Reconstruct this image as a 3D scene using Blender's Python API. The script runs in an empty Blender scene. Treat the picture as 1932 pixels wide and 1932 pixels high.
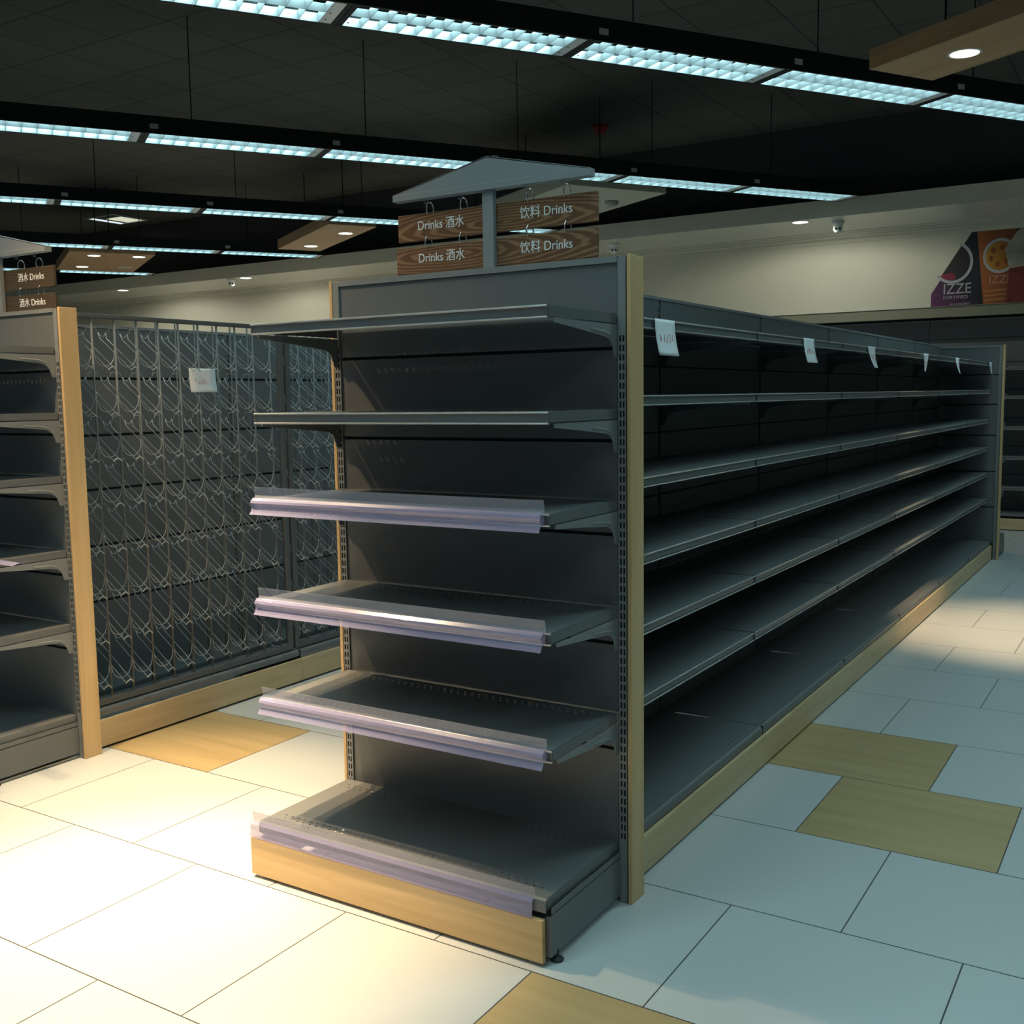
import bpy, math, random
from mathutils import Matrix, Vector
random.seed(7)
SC = bpy.context.scene
COL = SC.collection
PI = math.pi

# ------------------------------------------------------------------ camera, world, exposure
YAW, PIT, ROL = -0.56185130, 0.10858267, -0.01450555
CP = Vector((1.25945, -2.61540, 1.45))
fw = Vector((math.sin(YAW)*math.cos(PIT), math.cos(YAW)*math.cos(PIT), -math.sin(PIT)))
rt = Vector((math.cos(YAW), -math.sin(YAW), 0)); up = rt.cross(fw)
r2 = math.cos(ROL)*rt + math.sin(ROL)*up; u2 = -math.sin(ROL)*rt + math.cos(ROL)*up
cam = bpy.data.cameras.new('camera'); cam.sensor_width = 36; cam.lens = 1996.54/1932*36
cam.clip_start = 0.05; cam.clip_end = 100
co = bpy.data.objects.new('camera', cam); COL.objects.link(co)
co.matrix_world = Matrix(((r2.x, u2.x, -fw.x, CP.x), (r2.y, u2.y, -fw.y, CP.y), (r2.z, u2.z, -fw.z, CP.z), (0, 0, 0, 1)))
SC.camera = co
w = bpy.data.worlds.new('world'); SC.world = w; w.use_nodes = True
w.node_tree.nodes['Background'].inputs[0].default_value = (0.62, 0.85, 1.0, 1)
w.node_tree.nodes['Background'].inputs[1].default_value = 0.15
SC.view_settings.view_transform = 'Standard'; SC.view_settings.look = 'None'
SC.view_settings.exposure = 0.0; SC.view_settings.gamma = 1.0; SC.view_settings.use_curve_mapping = False
COOL = (0.56, 0.92, 1.0); WARM = (1.0, 0.74, 0.43); NEUTRAL = (0.97, 1.0, 0.86)
P_TUBE = 17.0      # watts per louvred module
P_WARM = 480.0     # warm downlights
P_SOFFIT = 40.0

# ------------------------------------------------------------------ materials
def mat(name, col, rough=0.5, metal=0.0, spec=0.5, emit=None, estr=1.0, alpha=1.0, trans=0.0, noise=0.0, nscale=8.0, bump=0.0):
    m = bpy.data.materials.new(name); m.use_nodes = True
    nt = m.node_tree; b = nt.nodes['Principled BSDF']
    b.inputs['Base Color'].default_value = (*col, 1); b.inputs['Roughness'].default_value = rough
    b.inputs['Metallic'].default_value = metal; b.inputs['Specular IOR Level'].default_value = spec
    b.inputs['Alpha'].default_value = alpha
    if trans: b.inputs['Transmission Weight'].default_value = trans
    if emit:
        b.inputs['Emission Color'].default_value = (*emit, 1); b.inputs['Emission Strength'].default_value = estr
    if noise or bump:
        tc = nt.nodes.new('ShaderNodeTexCoord'); n = nt.nodes.new('ShaderNodeTexNoise')
        n.inputs['Scale'].default_value = nscale; n.inputs['Detail'].default_value = 4
        nt.links.new(tc.outputs['Object'], n.inputs['Vector'])
        if noise:
            mr = nt.nodes.new('ShaderNodeMapRange'); mr.inputs[3].default_value = 1-noise; mr.inputs[4].default_value = 1+noise
            mx = nt.nodes.new('ShaderNodeVectorMath'); mx.operation = 'SCALE'; mx.inputs[0].default_value = col
            nt.links.new(n.outputs[0], mr.inputs[0]); nt.links.new(mr.outputs[0], mx.inputs['Scale'])
            nt.links.new(mx.outputs[0], b.inputs['Base Color'])
        if bump:
            bp = nt.nodes.new('ShaderNodeBump'); bp.inputs['Strength'].default_value = bump; bp.inputs['Distance'].default_value = 0.002
            nt.links.new(n.outputs[0], bp.inputs['Height']); nt.links.new(bp.outputs[0], b.inputs['Normal'])
    return m

def wood(name, c1, c2, axis='z', scale=1.0, rough=0.45, rings=False, spec=0.35, off=(0, 0, 0)):
    m = bpy.data.materials.new(name); m.use_nodes = True; nt = m.node_tree; N = nt.nodes; L = nt.links
    b = N['Principled BSDF']; b.inputs['Roughness'].default_value = rough; b.inputs['Specular IOR Level'].default_value = spec
    tc = N.new('ShaderNodeTexCoord'); mp = N.new('ShaderNodeMapping')
    s = {'x': (0.7, 14, 14), 'y': (14, 0.7, 14), 'z': (14, 14, 0.7)}[axis]
    mp.inputs['Scale'].default_value = [v*scale for v in s]; mp.inputs['Location'].default_value = off
    L.new(tc.outputs['Object'], mp.inputs['Vector'])
    cr = N.new('ShaderNodeValToRGB'); cr.color_ramp.elements[0].color = (*c1, 1); cr.color_ramp.elements[1].color = (*c2, 1)
    if rings:
        wv = N.new('ShaderNodeTexWave'); wv.wave_type = 'RINGS'; wv.rings_direction = 'Y'
        mp.inputs['Scale'].default_value = (0.9*scale, 1, 7.5*scale)
        wv.inputs['Scale'].default_value = 5.2; wv.inputs['Distortion'].default_value = 3.2
        wv.inputs['Detail'].default_value = 2.5; wv.inputs['Detail Scale'].default_value = 1.6
        L.new(mp.outputs[0], wv.inputs['Vector']); L.new(wv.outputs['Fac'], cr.inputs[0])
        cr.color_ramp.elements[0].position = 0.05; cr.color_ramp.elements[1].position = 0.6
    else:
        n = N.new('ShaderNodeTexNoise'); n.inputs['Scale'].default_value = 2.2; n.inputs['Detail'].default_value = 6; n.inputs['Distortion'].default_value = 0.4
        L.new(mp.outputs[0], n.inputs['Vector']); L.new(n.outputs[0], cr.inputs[0])
        cr.color_ramp.elements[0].position = 0.3; cr.color_ramp.elements[1].position = 0.72
    L.new(cr.outputs[0], b.inputs['Base Color'])
    return m

M_STEEL = mat('dark_grey_powder_coat', (0.145, 0.146, 0.143), 0.42, 0.0, 0.5, noise=0.05, nscale=40)
M_STEEL2 = mat('grey_powder_coat', (0.23, 0.23, 0.225), 0.40, 0.0, 0.5, noise=0.04, nscale=40)
M_GAP = mat('black_gap', (0.012, 0.012, 0.012), 0.8)
M_LIP = mat('lip_highlight_grey', (0.50, 0.49, 0.47), 0.25, 0.4, 0.8)  # shelf lip paler than the steel: overhead glint painted into its colour
M_BOARD = wood('maple_board_vertical', (0.60, 0.385, 0.175), (0.73, 0.49, 0.245), 'z')
M_KICKX = wood('maple_board_along_x', (0.58, 0.375, 0.17), (0.73, 0.495, 0.245), 'x')
M_KICKY = wood('maple_board_along_y', (0.54, 0.38, 0.20), (0.68, 0.50, 0.29), 'y')
M_PANELW = wood('ceiling_panel_wood', (0.36, 0.22, 0.12), (0.47, 0.31, 0.18), 'x', 0.6, 0.4)
M_TILE = mat('white_floor_tile', (0.53, 0.525, 0.505), 0.26, 0, 0.4, noise=0.03, nscale=1.5)
M_TILEW = wood('wood_look_tile', (0.40, 0.275, 0.125), (0.50, 0.36, 0.18), 'x', 0.55, 0.3)
M_GROUT = mat('dark_grout', (0.07, 0.065, 0.06), 0.8)
M_CREAM = mat('cream_paint', (0.58, 0.54, 0.44), 0.6, 0, 0.3, noise=0.03, nscale=3)
M_CREAMG = mat('cream_paint_satin', (0.58, 0.54, 0.45), 0.28, 0, 0.5)
M_OLIVE = mat('olive_shade_and_edging', (0.20, 0.19, 0.13), 0.6)  # shade on the band under the ledge, painted as olive; also panel edging
M_BLACK = mat('matt_black', (0.008, 0.008, 0.009), 0.6, 0, 0.3)
M_DARKWALL = mat('dark_wall_paint', (0.03, 0.03, 0.03), 0.8, noise=0.2, nscale=2)
M_LOUVRE = mat('louvre_aluminium', (0.19, 0.205, 0.205), 0.35, 0.3, 0.5)
M_PLATE = mat('satin_end_plate', (0.75, 0.78, 0.80), 0.4, 0.4, 0.5)
M_WHITE = mat('white_plastic', (0.70, 0.69, 0.66), 0.4)
M_STICK = mat('grey_sticker', (0.45, 0.42, 0.40), 0.6)
M_WIRE = mat('grey_wire', (0.40, 0.41, 0.40), 0.4, 0.3, 0.5)
M_FRAME = mat('rack_frame_grey', (0.105, 0.107, 0.105), 0.5)
M_ROD = mat('grey_rod', (0.125, 0.127, 0.125), 0.45)
M_CHROME = mat('chrome', (0.75, 0.74, 0.72), 0.12, 1.0)
M_PAPER = mat('white_paper', (0.78, 0.79, 0.80), 0.8)
M_INK = mat('red_ink', (0.62, 0.22, 0.24), 0.7)
M_LETTER = mat('white_lettering', (0.88, 0.86, 0.82), 0.6)
M_SIGNM = mat('sign_grey_metal', (0.26, 0.265, 0.265), 0.4)
M_RUBBER = mat('black_rubber', (0.02, 0.02, 0.02), 0.6)
M_RED = mat('red_plastic', (0.35, 0.02, 0.02), 0.5)
M_GLOW = mat('lit_lamp_lens', (1, 1, 1), 0.3, emit=(1.0, 0.86, 0.66), estr=7.0)
M_GLOWC = mat('lit_soffit_lens', (1, 1, 1), 0.3, emit=(1.0, 0.95, 0.82), estr=6.0)
M_LENS = mat('unlit_lens', (0.40, 0.38, 0.33), 0.3)

def plastic(name, col, alpha):
    m = bpy.data.materials.new(name); m.use_nodes = True; nt = m.node_tree; N = nt.nodes; L = nt.links
    for n in list(N): N.remove(n)
    out = N.new('ShaderNodeOutputMaterial'); tr = N.new('ShaderNodeBsdfTransparent'); tr.inputs[0].default_value = (0.90, 0.89, 0.95, 1)
    p = N.new('ShaderNodeBsdfPrincipled'); p.inputs['Base Color'].default_value = (*col, 1); p.inputs['Roughness'].default_value = 0.22
    p.inputs['Specular IOR Level'].default_value = 0.9; p.inputs['Coat Weight'].default_value = 0.15
    mx = N.new('ShaderNodeMixShader'); mx.inputs[0].default_value = alpha
    L.new(tr.outputs[0], mx.inputs[1]); L.new(p.outputs[0], mx.inputs[2]); L.new(mx.outputs[0], out.inputs[0])
    return m
M_PLASTIC = plastic('clear_violet_plastic', (0.40, 0.37, 0.55), 0.42)
M_PLASTICF = plastic('clear_plastic_flange', (0.45, 0.46, 0.52), 0.30)

# ceiling tile shader (tiles and joints in the object's own metres)
def grid_mat(name, c_tile, c_line, size, wdt, off):
    m = bpy.data.materials.new(name); m.use_nodes = True; nt = m.node_tree; N = nt.nodes; L = nt.links
    b = N['Principled BSDF']; b.inputs['Roughness'].default_value = 0.85
    tc = N.new('ShaderNodeTexCoord'); mp = N.new('ShaderNodeMapping'); mp.inputs['Location'].default_value = off
    L.new(tc.outputs['Object'], mp.inputs[0])
    bk = N.new('ShaderNodeTexBrick'); bk.offset = 0; bk.inputs['Color1'].default_value = (*c_tile, 1)
    bk.inputs['Color2'].default_value = (c_tile[0]*1.25, c_tile[1]*1.22, c_tile[2]*1.15, 1); bk.inputs['Mortar'].default_value = (*c_line, 1)
    bk.inputs['Scale'].default_value = 1.0; bk.inputs['Mortar Size'].default_value = wdt
    bk.inputs['Brick Width'].default_value = size; bk.inputs['Row Height'].default_value = size
    L.new(mp.outputs[0], bk.inputs['Vector']); L.new(bk.outputs['Color'], b.inputs['Base Color'])
    return m
M_CEIL = grid_mat('dark_ceiling_tiles', (0.060, 0.057, 0.050), (0.010, 0.009, 0.008), 0.6, 0.006, (0.02, 0.36, 0))

# ------------------------------------------------------------------ mesh builder
class MB:
    def __init__(s): s.v = []; s.f = []; s.m = []; s.mi = 0
    def box(s, x0, x1, y0, y1, z0, z1):
        b = len(s.v)
        s.v += [(x0, y0, z0), (x1, y0, z0), (x1, y1, z0), (x0, y1, z0), (x0, y0, z1), (x1, y0, z1), (x1, y1, z1), (x0, y1, z1)]
        for q in ((0, 3, 2, 1), (4, 5, 6, 7), (0, 1, 5, 4), (1, 2, 6, 5), (2, 3, 7, 6), (3, 0, 4, 7)):
            s.f.append([b+i for i in q]); s.m.append(s.mi)
        return s
    def quad(s, *p):
        b = len(s.v); s.v += [tuple(q) for q in p]; s.f.append(list(range(b, b+len(p)))); s.m.append(s.mi); return s
    def prism(s, pts, axis, a0, a1):
        # pts: 2-D polygon in the two other axes (in x,y,z order), extruded along axis
        def P(p, a):
            return {'x': (a, p[0], p[1]), 'y': (p[0], a, p[1]), 'z': (p[0], p[1], a)}[axis]
        n = len(pts); b = len(s.v)
        s.v += [P(p, a0) for p in pts] + [P(p, a1) for p in pts]
        s.f.append(list(range(b, b+n))); s.m.append(s.mi)
        s.f.append(list(range(b+2*n-1, b+n-1, -1))); s.m.append(s.mi)
        for i in range(n):
            j = (i+1) % n
            s.f.append([b+i, b+n+i, b+n+j, b+j]); s.m.append(s.mi)
        return s
    def sheet(s, pts, axis, a0, a1, t=0.0015):
        # open profile thickened into a thin sheet
        n = len(pts); L = []; R = []
        for i, p in enumerate(pts):
            q = pts[max(i-1, 0)]; r = pts[min(i+1, n-1)]
            d = Vector((r[0]-q[0], r[1]-q[1])); d.normalize(); nn = Vector((-d.y, d.x))*t/2
            L.append((p[0]+nn.x, p[1]+nn.y)); R.append((p[0]-nn.x, p[1]-nn.y))
        for i in range(n-1):
            s.prism([L[i], L[i+1], R[i+1], R[i]], axis, a0, a1)
        return s
    def tube(s, pts, r, n=6, closed=False):
        pts = [Vector(p) for p in pts]; b = len(s.v); k = len(pts); u = None
        for i, p in enumerate(pts):
            if closed: d = pts[(i+1) % k]-pts[i-1]
            else: d = pts[min(i+1, k-1)]-pts[max(i-1, 0)]
            d.normalize()
            if u is None:
                u = d.cross(Vector((0, 0, 1)));
                if u.length < 0.1: u = d.cross(Vector((1, 0, 0)))
            else: u = u-d*u.dot(d)
            u.normalize(); v = d.cross(u)
            for j in range(n):
                a = 2*PI*j/n; s.v.append(tuple(p+u*r*math.cos(a)+v*r*math.sin(a)))
        for i in range(k if closed else k-1):
            i2 = (i+1) % k
            for j in range(n):
                j2 = (j+1) % n
                s.f.append([b+i*n+j, b+i*n+j2, b+i2*n+j2, b+i2*n+j]); s.m.append(s.mi)
        if not closed:
            s.f.append([b+j for j in range(n)][::-1]); s.m.append(s.mi)
            s.f.append([b+(k-1)*n+j for j in range(n)]); s.m.append(s.mi)
        return s
    def lathe(s, prof, cx, cy, n=24):
        b = len(s.v)
        for r, z in prof:
            for j in range(n):
                a = 2*PI*j/n; s.v.append((cx+r*math.cos(a), cy+r*math.sin(a), z))
        for i in range(len(prof)-1):
            for j in range(n):
                j2 = (j+1) % n
                s.f.append([b+i*n+j, b+i*n+j2, b+(i+1)*n+j2, b+(i+1)*n+j]); s.m.append(s.mi)
        s.f.append([b+j for j in range(n)][::-1]); s.m.append(s.mi)
        s.f.append([b+(len(prof)-1)*n+j for j in range(n)]); s.m.append(s.mi)
        return s
    def holes(s, plane, c, a0, a1, b0, b1, rows, pitch, ha, hb, margin):
        # plate in plane 'xy' at z=c, 'xz' at y=c or 'yx' (rows run along y, a = y, b = x); real holes in rows along a
        def P(a, b): return {'xy': (a, b, c), 'xz': (a, c, b), 'yx': (b, a, c), 'zx': (b, c, a)}[plane]
        rows = sorted(rows, key=lambda r: r[0]); cur = b0
        for bc, sh in rows:
            s.quad(P(a0, cur), P(a1, cur), P(a1, bc-hb/2), P(a0, bc-hb/2)); cur = bc+hb/2
            a = a0+margin+sh*pitch; last = a0
            while a < a1-margin:
                s.quad(P(last, bc-hb/2), P(a-ha/2, bc-hb/2), P(a-ha/2, cur), P(last, cur)); last = a+ha/2; a += pitch
            s.quad(P(last, bc-hb/2), P(a1, bc-hb/2), P(a1, cur), P(last, cur))
        s.quad(P(a0, cur), P(a1, cur), P(a1, b1), P(a0, b1)); return s
    def build(s, name, mats, parent=None, smooth=False, bevel=0):
        me = bpy.data.meshes.new(name); me.from_pydata(s.v, [], s.f)
        for m in (mats if isinstance(mats, (list, tuple)) else [mats]): me.materials.append(m)
        me.polygons.foreach_set('material_index', s.m)
        if smooth: me.polygons.foreach_set('use_smooth', [True]*len(me.polygons))
        me.update()
        o = bpy.data.objects.new(name, me); COL.objects.link(o)
        if parent: o.parent = parent
        if bevel:
            bm = o.modifiers.new('bevel', 'BEVEL'); bm.width = bevel; bm.segments = 2; bm.limit_method = 'ANGLE'
        return o

def root(name, label, cat, loc=(0, 0, 0), rz=0, group=None):
    o = bpy.data.objects.new(name, None); COL.objects.link(o); o.empty_display_size = 0.1
    o.location = loc; o.rotation_euler = (0, 0, rz); o['label'] = label; o['category'] = cat
    if group: o['group'] = group
    return o
def tag(o, label, cat, group=None):
    o['label'] = label; o['category'] = cat
    if group: o['group'] = group
    return o
def struct(o): o['kind'] = 'structure'; return o
KIDS = {}
def kids(o):
    return [c for c in bpy.data.objects if c.parent == o]
def dup(o, parent=None, skip=(), **kw):
    c = o.copy(); COL.objects.link(c)
    if parent: c.parent = parent
    for ch in kids(o):
        if ch.name.split('.')[0] in skip: continue
        dup(ch, c, skip)
    for k, v in kw.items():
        if k in ('label', 'group', 'category'): c[k] = v
        elif k == 'rz': c.rotation_euler = (0, 0, v)
        else: setattr(c, k, v)
    return c

# ------------------------------------------------------------------ room shell
X0, X1, Y0, Y1 = -17.0, 9.0, -8.0, 9.8
ZC = 4.08
fl = MB()
fl.box(X0, X1, Y0, Y1, -0.10, -0.0012)
HP, RY = 0.308, 0.592
woodt = {(0, -4*2), (1, 1), (2, 0), (-2, 0), (-9, 3), (5, -13), (6, 12), (7, 11)}
# a tile is (row, half index of its left joint); left joint x = -0.066 + HP*half
for k in range(int((Y0-0.145)/RY)-1, int((Y1-0.145)/RY)+1):
    ya, yb = 0.145+RY*k, 0.145+RY*(k+1)
    par = k % 2
    h = -58
    while h < 32:
        hh = h + ((h+par) % 2)
        xa, xb = -0.066+HP*hh, -0.066+HP*(hh+2)
        if xa > X0 and xb < X1 and ya > Y0-0.6 and yb < Y1+0.6:
            fl.mi = 2 if (k, hh) in woodt else 1
            g = 0.0019
            fl.quad((xa+g, ya+g, 0), (xb-g, ya+g, 0), (xb-g, yb-g, 0), (xa+g, yb-g, 0))
        h = hh+2
struct(fl.build('floor', [M_GROUT, M_TILE, M_TILEW]))
struct(MB().box(X0, X1, Y0, 8.2, ZC, ZC+0.1).build('ceiling', M_CEIL))
struct(MB().box(X0, X1, 9.8, 9.95, 0, 3.14).build('wall_back', M_DARKWALL))
struct(MB().box(X0, X1, 8.2, 8.3, 3.302, ZC).build('wall_upper', M_DARKWALL))
struct(MB().box(4.2, 4.35, Y0, 9.8, 0, ZC).build('light_block_right', mat('light_block_grey', (0.25, 0.24, 0.22), 0.7)))  # added out of view to block world fill light from the right
struct(MB().box(X0, X0+0.15, Y0, 9.8, 0, ZC).build('wall_left', M_CREAM))
# soffit with its fascia
s = MB(); s.box(X0, X1, 7.93, 9.95, 3.14, 3.30)
struct(s.build('trim_1', M_CREAM))
s = MB(); s.box(X0, X1, 8.20, 8.92, 3.134, 3.1395); s.box(X0, X1, 7.935, 8.2, 3.134, 3.1395)
s.box(X0, X1, 8.94, 9.02, 3.128, 3.1395); s.box(X0, X1, 9.05, 9.12, 3.118, 3.1395); s.box(X0, X1, 9.16, 9.335, 3.108, 3.1395)
struct(s.build('trim_2', M_CREAMG))
s = MB(); s.box(X0, X1, 9.35, 9.798, 2.323, 3.138)
struct(s.build('wall_bulkhead', M_CREAM))
s = MB(); s.box(X0, X1, 9.325, 9.349, 3.065, 3.107); struct(s.build('trim_3', M_CREAM))
s = MB(); s.box(X0, X1, 9.37, 9.44, 2.215, 2.322); struct(s.build('trim_4', M_OLIVE))  # cream face under the ledge, its shade put in by the olive colour

# ------------------------------------------------------------------ shelf end unit
BR = [(-0.345, -0.030), (-0.345, -0.040), (-0.20, -0.052), (-0.075, -0.064)]
for i in range(7):
    a = PI/2-i*(PI/2)/6
    BR.append((-0.075+0.055*math.cos(a), -0.112+0.048*math.sin(a)+0.0))
BR += [(-0.016, -0.118), (0.0, -0.118), (0.0, -0.030)]
def bracket(parent, x, zs, sgn, scale=1.0, axis='x', name='bracket'):
    b = MB(); pts = [(p[0]*scale, zs+p[1]) for p in BR]
    b.prism(pts, axis, x, x+0.0025*sgn)
    # raised rib along the curve
    rib = [(-0.15*scale, zs-0.047), (-0.075*scale, zs-0.052), (-0.045*scale, zs-0.060), (-0.028*scale, zs-0.078), (-0.022*scale, zs-0.10)]
    if axis == 'x': b.tube([(x+0.0025*sgn, p[0], p[1]) for p in rib], 0.0028, 5)
    return b.build(name, M_STEEL2 if scale == 1.0 else M_STEEL, parent)

def slotted_upright(parent, x0, x1, y0, y1, z1, cols, name='upright'):
    b = MB()
    b.box(x0, x1, y0+0.012, y1, 0.0, z1)
    b.box(x0, x0+0.0008, y0, y0+0.012, 0, z1); b.box(x1-0.0008, x1, y0, y0+0.012, 0, z1)
    b.holes('zx', y0, 0.0, z1, x0, x1, [(c, 0) for c in cols], 0.0255, 0.017, 0.005, 0.20)
    b.mi = 1; b.box(x0+0.001, x1-0.001, y0+0.006, y0+0.0119, 0.01, z1-0.01)  # black liner paints in the shade inside the slots
    return b.build(name, [M_STEEL2, M_GAP], parent)

END_Z = [1.670, 1.412, 1.160, 0.860, 0.557]
SEAMS = [1.578, 1.326, 1.065, 0.757, 0.452]
PROFILE = [(-0.390, 0.036), (-0.385, 0.012), (-0.388, 0.004), (-0.397, -0.004), (-0.400, -0.010), (-0.396, -0.018), (-0.394, -0.026), (-0.399, -0.036), (-0.405, -0.044)]
def make_end_unit(label):
    r = root('end_shelf_unit', label, 'shelf')
    for a, b_ in ((-1.07, -1.057), (-0.013, 0.0)):
        MB().box(a, b_, 0, 0.080, 0.0, 1.825).build('side_board', M_BOARD, r, bevel=0.002)
    slotted_upright(r, -0.041, -0.0155, 0.0, 0.07, 1.82, (-0.0325, -0.0225))
    slotted_upright(r, -1.0545, -1.029, 0.0, 0.07, 1.82, (-1.0475, -1.0375))
    MB().box(-1.0285, -0.0415, -0.001, 0.071, 1.806, 1.822).build('top_rail', M_STEEL2, r)
    zz = [1.805]+SEAMS+[0.14]
    for i in range(6):
        b = MB(); g = 0.004 if i else 0
        b.box(-1.028, -0.042, 0.005, 0.065, zz[i+1]+0.004, zz[i]-g*1.4); b.build('back_panel', M_STEEL, r)
    for z in SEAMS:
        MB().box(-1.028, -0.042, 0.016, 0.054, z-0.0055, z+0.004).build('panel_joint', M_GAP, r)
    for i, z in enumerate(END_Z):
        b = MB(); x0, x1 = -1.040, -0.044
        b.holes('xy', z, x0, x1, -0.373, 0.0, [(-0.345, 0), (-0.325, 0.5), (-0.055, 0.5), (-0.035, 0)], 0.0254, 0.005, 0.004, 0.04)
        b.box(x0, x0+0.0015, -0.373, -0.002, z-0.026, z); b.box(x1-0.0015, x1, -0.373, -0.002, z-0.026, z)
        b.box(x0, x1, -0.370, -0.3685, z-0.027, z-0.002)              # recessed front face
        b.box(x0+0.003, x1-0.003, -0.300, -0.285, z-0.022, z-0.002)              # stiffener
        b.mi = 1
        for zc_, rr_ in ((z-0.0018, 0.0028), (z-0.0290, 0.0026)):
            b.prism([(-0.3745+rr_*math.cos(t), zc_+rr_*math.sin(t)) for t in [2*PI*q/10 for q in range(10)]], 'x', x0-0.001, x1+0.001)
        b.box(x0, x1, -0.374, -0.366, z-0.030, z-0.0285)
        sh = b.build('shelf', [M_STEEL, M_LIP], r)
        bracket(sh, x1, z, 1); bracket(sh, x0, z, -1)
        if i >= 2:
            p = MB(); xa, xb = -1.046, -0.056
            p.mi = 1; p.sheet([(y, z+q) for y, q in PROFILE[:3]], 'x', xa+0.006, xb+0.006, 0.0012)
            p.mi = 0; p.sheet([(y, z+q) for y, q in PROFILE[2:]], 'x', xa, xb, 0.0014)
            p.sheet([(-0.379, z-0.004), (-0.379, z-0.028)], 'x', xa, xb, 0.0012)
            p.build('price_strip', [M_PLASTIC, M_PLASTICF], sh)
    z = 0.178; b = MB(); x0, x1 = -1.055, -0.046
    b.holes('xy', z, x0, x1, -0.400, 0.003, [(-0.372, 0), (-0.352, 0.5), (-0.332, 0), (-0.060, 0.5), (-0.040, 0)], 0.0254, 0.0055, 0.0045, 0.04)
    b.prism([(-0.400, z), (-0.4075, z-0.004), (-0.410, z-0.012), (-0.410, z-0.035), (-0.404, z-0.035), (-0.404, z-0.012)], 'x', x0, x1)
    b.box(x0, x0+0.0015, -0.4, 0.0, z-0.03, z); b.box(x1-0.0015, x1, -0.4, 0.0, z-0.03, z)
    dk = b.build('base_deck', M_STEEL, r)
    p = MB(); p.mi = 1; p.sheet([(-0.415, z+0.030), (-0.411, z+0.004), (-0.413, z-0.002)], 'x', -1.075, -0.075, 0.0012)
    p.mi = 0; p.sheet([(-0.413, z-0.002), (-0.420, z-0.010), (-0.418, z-0.024), (-0.421, z-0.040), (-0.424, z-0.050)], 'x', -1.082, -0.080, 0.0014)
    p.build('price_strip', [M_PLASTIC, M_PLASTICF], dk)
    for x0, s_ in ((-0.040, 1), (-1.060, -1)):
        b = MB(); b.box(x0, x0+0.004*s_ if s_ > 0 else x0+0.004, -0.392, -0.002, 0.022, 0.132)
        b.box(x0+0.001, x0+0.0035, -0.392, -0.002, 0.136, 0.152)
        b.box(x0-0.012*s_, x0+0.004, -0.4005, -0.392, 0.022, 0.128)
        sd = b.build('base_side', M_STEEL, r)
    MB().box(-1.083, -0.050, -0.420, -0.404, 0.010, 0.125).build('kick_plate', M_KICKX, r, bevel=0.0015)
    for x in (-0.040, -1.045):
        MB().lathe([(0.017, 0.0), (0.019, 0.003), (0.016, 0.006), (0.006, 0.010), (0.006, 0.03)], x, -0.365, 20).build('levelling_foot', M_RUBBER, r, smooth=False)
    return r
main = make_end_unit('dark grey shelf end unit with clear plastic price strips, in the centre of the photo')
leftu = dup(main, skip=('price_strip',), location=(-2.465, 0, 0), label='dark grey shelf end unit with five bare shelves, at the left edge of the photo')
faru = dup(main, skip=('price_strip', 'levelling_foot', 'kick_plate'), location=(-1.07, 7.25, 0), rz=PI, label='shelf end unit closing the far end of the long empty shelf run')
MB().lathe([(0.017, 0.0), (0.019, 0.003), (0.016, 0.006), (0.006, 0.010), (0.006, 0.03)], -0.040, -0.365, 20).build('levelling_foot', M_RUBBER, faru)
MB().box(-1.060, -0.052, -0.412, -0.402, 0.010, 0.125).build('kick_plate', M_KICKX, faru)

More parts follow.
